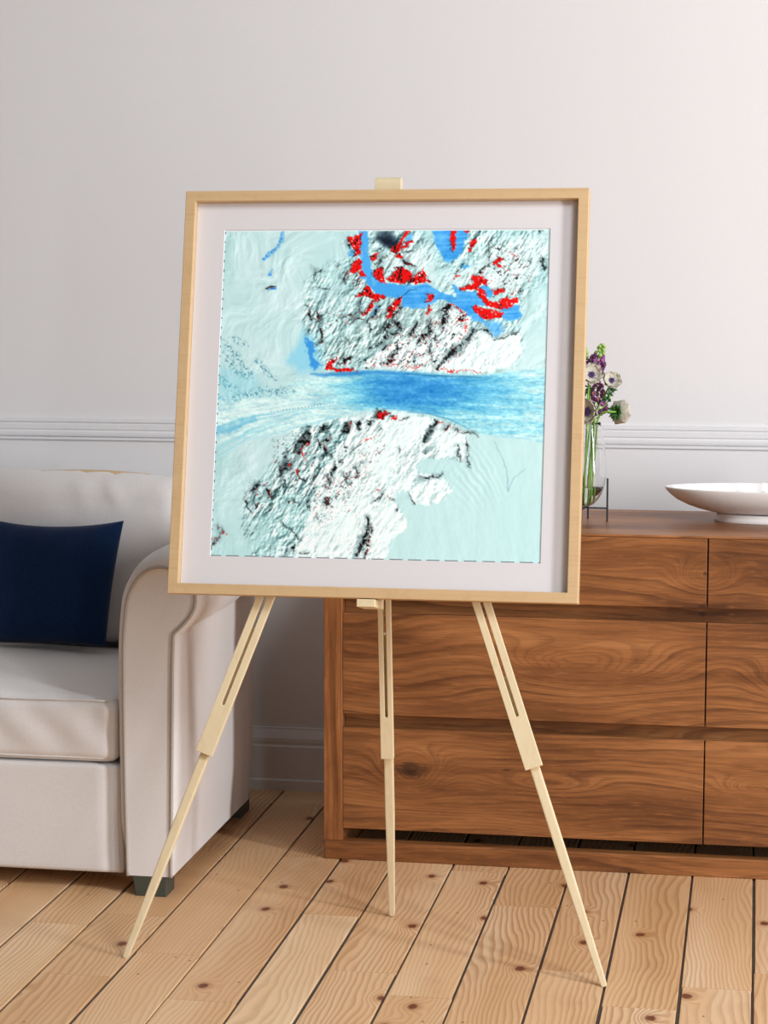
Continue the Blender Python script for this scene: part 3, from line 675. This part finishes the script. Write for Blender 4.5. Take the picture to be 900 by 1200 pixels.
# ---------------------------------------------------------------- easel and framed print
FR = Matrix.Translation(Vector((-.7117, 4.0090, 1.0809))) @ (Matrix.Rotation(-.0083, 4, 'Z') @ Matrix.Rotation(-.2144, 4, 'X') @ Matrix.Rotation(-.0025, 4, 'Y'))
def loc(x, d, z): return FR @ Vector((x, d, z))
def easel():
    org = Vector((-.7105, 3.99, 0))
    t = thing('easel', 'pale wooden tripod easel with slotted telescopic legs holding the framed print', 'easel', org)
    def fin(name, bm, parent=t, bevel=.0012, **k):
        for v in bm.verts: v.co -= org
        return link(name, bm, M['beech'], parent, bevel=bevel, **k)
    def fbox(bm, x0, x1, d0, d1, z0, z1): loops(bm, [[loc(x, d, z) for x, d in ((x0, d0), (x1, d0), (x1, d1), (x0, d1))] for z in (z0, z1)])
    # mast with rounded top
    bm = bmesh.new(); prof = [(.0365, -.412), (.0365, .418)]
    for k in range(9): a = math.pi-math.pi*k/8; prof.append((.047+.0105*math.cos(a), .4195+.0105*math.sin(a)))
    prof += [(.0575, .418), (.0575, -.412)]
    loops(bm, [[loc(x*(1 if z > 0 else .74), d, z) for d, z in prof] for x in (-.0255, .0255)]); mast = fin('mast', bm, bevel=.0008)
    bm = bmesh.new(); fbox(bm, -.0230, .0125, -.0015, .036, -.4110, -.3962); fin('tray', bm)
    bm = bmesh.new(); fbox(bm, -.075, .075, .058, .070, .06, .125); fin('hinge_block', bm)
    # telescopic legs: two rails with a slot, end block, sliding tapered rod behind
    def leg(top, foot, zj, zs, w, wr, front, thick, zrod, label=None):
        top, foot, front = Vector(top), Vector(foot), Vector(front).normalized()
        ax = (top-foot); L = ax.length; ax.normalize(); front = (front-ax*front.dot(ax)).normalized(); sd = ax.cross(front).normalized()
        def at(s, a, b): return foot+ax*s+sd*a+front*b     # b > 0: towards the viewer
        def bar(bm, s0, s1, a0, a1, b0, b1): loops(bm, [[at(s, a, b) for a, b in ((a0, b0), (a1, b0), (a1, b1), (a0, b1))] for s in (s0, s1)])
        up = bmesh.new(); g = .0030
        O = [(zj, -w/2), (zj, w/2), (L, w/2), (L, g)] + [(zs+g-g*math.sin(q), g*math.cos(q)) for q in [math.pi*i/8 for i in range(9)]] + [(L, -g), (L, -w/2)]
        loops(up, [[at(s, a, b) for s, a in O] for b in (0, thick)])
        lg = fin('leg', up, bevel=.001)
        rd = bmesh.new(); R = []; d = .007
        for s, k in ((.001, .40), (.004, .58), (.015, .66), (.10, .80), (.22, 1.), (zrod, 1.)):
            m = wr/2*k; e = d*max(k, .6); c = -d*1.06
            R.append([at(s, m*math.copysign(abs(math.cos(q))**.28, math.cos(q)), c+e*math.copysign(abs(math.sin(q))**.28, math.sin(q))) for q in [2*math.pi*(i+.5)/20 for i in range(20)]])
        loops(rd, R); fin('sliding_rod', rd, lg, bevel=0)
    # front legs lie in the plane just behind the picture frame
    n = -(FR.to_3x3() @ Vector((0, 1, 0)))
    for s, x0 in ((-1, -.4589), (1, .4589)):
        foot = loc(x0, .0475, -1.0985); top = loc(s*.042, .0475, .075)
        foot.z = .0008 if True else 0
        leg(top, foot, .420, .520, .034, .0185, n, .0105, .68 if s < 0 else .60)
    leg((-.7095, 4.055, .965), (-.7095, 4.176, .0008), .345, .432, .0255, .0185, (0, -1, -.12), .013, .60)
    bm = bmesh.new(); box(bm, -.735, -.684, 4.030, 4.055, .935, .985); fin('hinge_block', bm)
    return t
easel()

def framed_print():
    org = FR @ Vector((0, 0, -.3945))
    t = thing('framed_print', 'pale oak framed satellite print of blue glacier and red rock on the easel', 'picture', org)
    def fin(name, bm, mat, parent=t, bevel=0, **k):
        for v in bm.verts: v.co = (FR @ v.co)-org
        return link(name, bm, mat, parent, bevel=bevel, **k)
    h, i = .3945, .3743
    bm = bmesh.new()
    def ringsq(r, d): return [Vector((x*r, d, z*r)) for x, z in ((-1, -1), (1, -1), (1, 1), (-1, 1))]
    V = loops(bm, [ringsq(h, .033), ringsq(h, 0), ringsq(i, 0), ringsq(i, .033), ringsq(h, .033)], caps=False)
    bmesh.ops.remove_doubles(bm, verts=bm.verts[:], dist=1e-6); fin('frame', bm, M['oak'], bevel=.0012)
    # window mat with a thin bevelled cut
    a = (-.3181, .3213, -.3203, .3208); bv = .0012; d0, d1 = .0180, .0195
    def rc(x0, x1, z0, z1, d): return [Vector((x0, d, z0)), Vector((x1, d, z0)), Vector((x1, d, z1)), Vector((x0, d, z1))]
    bm = bmesh.new(); o_ = i-.0004
    loops(bm, [rc(a[0], a[1], a[2], a[3], d0), rc(-o_, o_, -o_, o_, d0), rc(-o_, o_, -o_, o_, d1), rc(a[0]+bv, a[1]-bv, a[2]+bv, a[3]-bv, d1), rc(a[0], a[1], a[2], a[3], d0)], caps=False)
    bmesh.ops.remove_doubles(bm, verts=bm.verts[:], dist=1e-6); fin('mat', bm, M['matboard'])
    bm = bmesh.new(); box(bm, -o_, o_, .0225, .031, -o_, o_); fin('backing_board', bm, M['matboard'])
    # printed sheet
    N = 400; img = paint_print(N)
    me = bpy.data.meshes.new('printed_sheet')
    xs = np.linspace(a[0]+.0006, a[1]-.0006, N); zs = np.linspace(a[3]-.0006, a[2]+.0006, N)
    gx, gz = np.meshgrid(xs, zs); A = np.array(FR); loc4 = np.stack([gx.ravel(), np.full(N*N, .0199), gz.ravel(), np.ones(N*N)])
    co = (A @ loc4)[:3].T-np.array(org)
    idx = np.arange(N*N).reshape(N, N)
    q = np.stack([idx[:-1, :-1], idx[1:, :-1], idx[1:, 1:], idx[:-1, 1:]], -1).reshape(-1, 4)
    me.vertices.add(N*N); me.vertices.foreach_set('co', co.astype(np.float32).ravel())
    me.loops.add(q.size); me.loops.foreach_set('vertex_index', q.ravel().astype(np.int32))
    me.polygons.add(len(q)); me.polygons.foreach_set('loop_start', np.arange(0, q.size, 4, dtype=np.int32))
    me.update(calc_edges=True); me.validate()
    ca = me.color_attributes.new('ink', 'FLOAT_COLOR', 'POINT'); L = np.where(img <= .04045, img/12.92, ((img+.055)/1.055)**2.4)
    L = np.concatenate([L.reshape(-1, 3)*1.0, np.ones((N*N, 1))], 1); ca.data.foreach_set('color', L.astype(np.float32).ravel())
    tt = NT('print_ink'); at = tt.t.nodes.new('ShaderNodeAttribute'); at.attribute_name = 'ink'
    me.materials.append(tt.set(Base_Color=at.outputs['Color'], Roughness=.7, Specular_IOR_Level=.2))
    p = bpy.data.objects.new('printed_sheet', me); COL.objects.link(p); p.parent = t
    p['label'] = 'square satellite view with a blue glacier between white mountains and red rock'
framed_print()

# ---------------------------------------------------------------- things on the sideboard
TZ = .7475
def bowl():
    org = Vector((.050, 4.895, TZ))
    t = thing('bowl', 'long white oval ceramic bowl on a ring foot on the sideboard', 'bowl', org)
    ax, ay = .250, .112; n = 160
    # outside profile: (fraction of rim radius, height)
    out = [(.40, .0175), (.50, .0185), (.56, .0205), (.68, .0275), (.785, .0360), (.89, .0487), (.948, .0600), (.985, .0690), (.998, .0745), (1.0, .0760)]
    ins = [(.996, .0772), (.985, .0768), (.955, .0700), (.90, .0595), (.80, .0480), (.66, .0385), (.45, .0320), (.2, .0300), (.02, .0298)]
    bm = bmesh.new(); rings = []
    for f, z in out: rings.append([Vector((ax*f*math.cos(a), ay*f*math.sin(a), z)) for a in [2*math.pi*k/n for k in range(n)]])
    for f, z in ins:
        R = []
        for k in range(n):
            a = 2*math.pi*k/n
            dent = .0085*max(0, math.cos(a*26))**3 if .70 < f < .97 else 0
            R.append(Vector((ax*f*math.cos(a), ay*f*math.sin(a), z+dent)))
        rings.append(R)
    loops(bm, rings); link('body', bm, M['ceramic'], t, True)
    bm = bmesh.new(); rings = []
    for f, z in ((1.0, 0), (1.012, .0008), (.985, .008), (.97, .016), (.975, .0185), (.90, .0185), (.90, .0)): rings.append([Vector((.136*f*math.cos(a), .070*f*math.sin(a), z)) for a in [2*math.pi*k/96 for k in range(96)]])
    loops(bm, rings+[rings[0]], caps=False); bmesh.ops.remove_doubles(bm, verts=bm.verts[:], dist=1e-6); link('foot_ring', bm, M['ceramic'], t, True)
bowl()

VX, VY = -.3770, 4.8320
def vase_and_stand():
    t = thing('plant_stand', 'small black metal cross stand cradling the glass vase on the sideboard', 'stand', (VX, VY, TZ))
    R = .0515; dirs = [(1, 0), (0, 1), (-1, 0), (0, -1)]; rot = math.radians(-4)
    for dx, dy in dirs:
        x = R*(dx*math.cos(rot)-dy*math.sin(rot)); y = R*(dx*math.sin(rot)+dy*math.cos(rot))
        hi = .0985
        bm = bmesh.new(); s = .0021
        box(bm, x-s, x+s, y-s, y+s, 0, hi); link('post', bm, M['metal'], t, bevel=.0004)
    bm = bmesh.new(); z0, z1 = .0285, .0320; s = .0017
    for a in (rot, rot+math.pi/2):
        c, q = math.cos(a), math.sin(a)
        loops(bm, [[Vector((u*c-w*q, u*q+w*c, z)) for u, w in ((-R+.0022, -s), (R-.0022, -s), (R-.0022, s), (-R+.0022, s))] for z in (z0, z1)])
    link('cross_bar', bm, M['metal'], t)
    v = thing('vase', 'clear glass vase with rounded bottom and shallow water held in the black stand', 'vase', (VX, VY, TZ))
    out = [(.0015, .0328), (.010, .0338), (.020, .0385), (.030, .0490), (.038, .0620), (.0430, .0740), (.0462, .0870), (.0478, .100), (.0480, .115), (.0472, .132), (.0455, .152), (.0430, .172), (.0400, .190), (.0372, .205), (.0352, .216), (.0346, .224)]
    th = .0011
    ins = [(max(.0012, r-th), z+(th if r < .03 else .0004)) for r, z in out]
    prof = out+[(.0341, .2247)]+ins[::-1]
    bm = bmesh.new(); lathe(bm, prof, 64); link('glass', bm, M['glass'], v, True)
    lev = .079
    wp = [(max(.001, r-.0004), z+.0004) for r, z in ins if z < lev-.002]+[(.0420, lev), (.001, lev)]
    bm = bmesh.new(); lathe(bm, wp, 48); w = link('water', bm, M['water'], v, True)
vase_and_stand()

def petal_mesh(bm, M4, L, Wd, cup, ruffle, seed):
    nu, nv = 8, 8; G = []
    for i in range(nu+1):
        s = i/nu; row = []
        for j in range(nv+1):
            q = -1+2*j/nv
            wid = Wd*(.16+.84*math.sin(math.pi/2*min(1, s*1.5))**1.2)
            if s > .55: wid *= max(.22, 1-((s-.55)/.47)**2.6)
            x = q*wid; r = L*s*(1-.10*q*q*s)
            z = cup*L*(s**1.7)+.25*Wd*q*q+ruffle*fb(q*2.2+seed, s*2.5, seed*1.7)*s
            row.append(bm.verts.new(M4 @ Vector((r, x, z))))
        G.append(row)
    for i in range(nu):
        for j in range(nv): bm.faces.new((G[i][j], G[i+1][j], G[i+1][j+1], G[i][j+1]))
def frame_from(dirv, spin=0):
    d = Vector(dirv).normalized(); q = Vector((0, 0, 1)).rotation_difference(d)
    return (q @ Quaternion((0, 0, 1), spin)).to_matrix().to_4x4()
def curve(p0, p1, p2, p3, n=18):
    P = [Vector(p) for p in (p0, p1, p2, p3)]; out = []
    for i in range(n+1):
        t = i/n; out.append(P[0]*(1-t)**3+P[1]*3*t*(1-t)**2+P[2]*3*t*t*(1-t)+P[3]*t**3)
    return out
MOUTH = Vector((VX, VY, TZ+.224))
def stem_path(bot, mouth, head, back, n=22):
    a = Vector((VX+bot[0], VY+bot[1], TZ+bot[2])); m = MOUTH+Vector(mouth); h = Vector(head)
    k = Vector(back)
    p1 = curve(a, a.lerp(m, .4), a.lerp(m, .75), m, n//2)
    t = (m-a).normalized()*.03
    return p1+curve(m, m+t, h-k, h, n//2)[1:]
def anemone(head, face, size, bot, mouth, label, npet=7, cup=.35, frill=False, seed=1):
    head = Vector(head); fv = Vector(face).normalized()
    base = Vector((VX+bot[0], VY+bot[1], TZ+bot[2]))
    t = thing('anemone', label, 'flower', base, 'cut flowers in the vase')
    def fin(name, bm, mat, parent=t, **k):
        for v in bm.verts: v.co -= base
        return link(name, bm, mat, parent, True, **k)
    bm = bmesh.new(); tube(bm, stem_path(bot, mouth, head-fv*.004, fv*.035), .0021, 7); fin('stem', bm, M['stem'])
    for layer in range(2):
        k = npet if layer == 0 else npet-2
        for i in range(k):
            F = Matrix.Translation(head) @ frame_from(fv, 2*math.pi*(i+.5*layer)/k+seed+random.uniform(-.15, .15)) @ Matrix.Translation((.0012, 0, .001*layer))
            bm = bmesh.new(); petal_mesh(bm, F, size*(1 if layer == 0 else .82)*random.uniform(.92, 1.08), size*.60, (cup if layer == 0 else cup+.22), size*.10, seed*3+i+layer*9)
            o = fin('petal', bm, M['petal'])
            md = o.modifiers.new('thick', 'SOLIDIFY'); md.thickness = .0004
    c0 = head+fv*size*.16
    bm = bmesh.new()
    for i in range(26):
        a = i*2.399; r = size*.30*math.sqrt((i+.5)/26)
        p = Matrix.Translation(c0) @ frame_from(fv) @ Vector((r*math.cos(a), r*math.sin(a), size*.10*(1-(r/size/.3)**2)+size*.06))
        bmesh.ops.create_icosphere(bm, subdivisions=1, radius=size*.065, matrix=Matrix.Translation(p))
    e = fin('stamens', bm, M['eye'])
    bm = bmesh.new(); bmesh.ops.create_icosphere(bm, subdivisions=2, radius=size*.15, matrix=Matrix.Translation(c0+fv*size*.13)); fin('eye', bm, M['dark_eye'])
    if frill:
        bm = bmesh.new()
        for i in range(22):
            F = Matrix.Translation(head-fv*size*.10) @ frame_from(-fv, i*2.399)
            L = size*random.uniform(.50, .85); w = size*.085
            q = [F @ Vector((0, -w, 0)), F @ Vector((0, w, 0)), F @ Vector((L*.6, w*1.5, L*.35)), F @ Vector((L, 0, L*random.uniform(.25, .7))), F @ Vector((L*.6, -w*1.5, L*.3))]
            vs = [bm.verts.new(p) for p in q]; bm.faces.new(vs)
        o = fin('leafy_collar', bm, M['leaf']); md = o.modifiers.new('thick', 'SOLIDIFY'); md.thickness = .0006
    return t
def spike(p0, p1, bot, mouth, label, nbud, nflo, wid, gold=False, seed=0):
    rr = random.Random(seed); p0, p1 = Vector(p0), Vector(p1)
    base = Vector((VX+bot[0], VY+bot[1], TZ+bot[2]))
    t = thing('flower_spike', label, 'flower', base, 'cut flowers in the vase')
    def fin(name, bm, mat, parent=t, **k):
        for v in bm.verts: v.co -= base
        return link(name, bm, mat, parent, True, **k)
    ax = p1-p0; bm = bmesh.new(); tube(bm, stem_path(bot, mouth, p0, ax.normalized()*.03)+[p0.lerp(p1, .5), p1], .0019, 7); fin('stem', bm, M['stem'])
    q = frame_from(ax)
    tot = nbud+nflo
    for i in range(tot):
        s = (i+.5)/tot; a = i*2.399+seed; isb = i >= nflo
        w = wid*(1-.75*s**1.5)*rr.uniform(.75, 1.1)
        c = p0+ax*s+(q @ Vector((w*math.cos(a), w*math.sin(a), 0)))
        r = (.0060-.0028*s)*rr.uniform(.85, 1.15)
        bm = bmesh.new()
        mtx = Matrix.Translation(c) @ frame_from((c-(p0+ax*(s-.05))).normalized()) @ Matrix.Diagonal((1, 1, 1.25, 1))
        bmesh.ops.create_icosphere(bm, subdivisions=2, radius=r, matrix=mtx)
        if not isb and s < .75:      # open bells: four blunt lobes
            for k in range(4):
                F = mtx @ Matrix.Rotation(k*math.pi/2+a, 4, 'Z')
                bmesh.ops.create_icosphere(bm, subdivisions=1, radius=r*.62, matrix=F @ Matrix.Translation((r*.75, 0, r*.55)))
        f = fin('bud' if isb else 'floret', bm, M['bud'] if isb else (M['plum'] if rr.random() < .6 else M['plum_dark']))
        if gold and not isb and rr.random() < .6:
            bm = bmesh.new(); bmesh.ops.create_icosphere(bm, subdivisions=1, radius=r*.42, matrix=mtx @ Matrix.Translation((0, 0, r*1.0))); fin('floret_centre', bm, M['gold'], f)
Yf = 4.835
spike((-.3655, Yf+.010, 1.078), (-.3405, Yf+.008, 1.148), (-.008, .004, .042), (.010, .006, 0), 'tallest plum and green flower spike beside the picture frame', 15, 26, .0185, seed=3)
spike((-.3900, Yf+.012, 1.070), (-.3795, Yf+.012, 1.140), (-.012, .008, .046), (-.006, .010, 0), 'shorter green-tipped flower spike half hidden by the picture frame', 12, 16, .0125, seed=8)
spike((-.3480, Yf+.016, .992), (-.3560, Yf+.018, 1.075), (.004, .010, .040), (.014, .010, 0), 'dark plum spike with golden centred open florets just above the vase', 0, 34, .0175, True, seed=5)
anemone((-.3640, Yf-.022, 1.079), (.30, -1, .45), .0250, (-.002, -.006, .040), (.004, -.012, 0), 'cream anemone with purple eye just below the tallest spike', seed=1)
anemone((-.3190, Yf-.012, 1.066), (.25, -1, .55), .0215, (.010, -.002, .042), (.020, -.004, 0), 'cream anemone with purple eye facing front at upper right of bouquet', 6, .30, seed=2)
anemone((-.3690, Yf-.034, .997), (-.40, -1, .20), .0310, (-.012, -.004, .044), (-.010, -.014, 0), 'large cream anemone low against the picture frame at the vase mouth', 7, .45, seed=4)
anemone((-.3045, Yf-.006, .9965), (.50, .82, -.05), .0275, (.014, .006, .046), (.026, .000, 0), 'cream anemone turned away showing its leafy green collar at right of bouquet', 8, .28, True, seed=6)
def foliage(pts, label, bot, mouth, seed):
    rr = random.Random(seed); base = Vector((VX+bot[0], VY+bot[1], TZ+bot[2]))
    t = thing('foliage_sprig', label, 'foliage', base, 'leafy sprigs in the vase')
    def fin(name, bm, mat, parent=t, **k):
        for v in bm.verts: v.co -= base
        return link(name, bm, mat, parent, False, **k)
    h = Vector(pts[0]); bm = bmesh.new(); tube(bm, stem_path(bot, mouth, h, (0, 0, .03)), .0015, 7); fin('stem', bm, M['stem'])
    for p in pts:
        p = Vector(p)
        for i in range(9):
            d = Vector((rr.uniform(-1, 1), rr.uniform(-1, .6), rr.uniform(-.6, 1))).normalized()
            F = Matrix.Translation(p) @ frame_from(d) ; L = rr.uniform(.010, .019); w = L*.26
            bm = bmesh.new(); q = [F @ Vector(v) for v in ((0, -w*.3, 0), (w*.3, w*.3, 0), (w*.2, w, L*.5), (0, 0, L), (-w*.2, -w, L*.5))]
            vs = [bm.verts.new(v) for v in q]; bm.faces.new(vs); o = fin('leaf', bm, M['leaf'])
            md = o.modifiers.new('thick', 'SOLIDIFY'); md.thickness = .0005
foliage([(-.3235, Yf-.002, 1.036), (-.3230, Yf+.004, 1.046), (-.328, Yf, 1.026)], 'small bright leafy sprig under the upper right anemone', (.006, -.008, .044), (.018, .004, 0), 2)
foliage([(-.3880, Yf+.002, 1.055), (-.3720, Yf+.006, 1.050), (-.3800, Yf, 1.040)], 'dark leafy sprig between the two left anemones by the picture frame', (-.004, .012, .046), (-.012, .004, 0), 7)
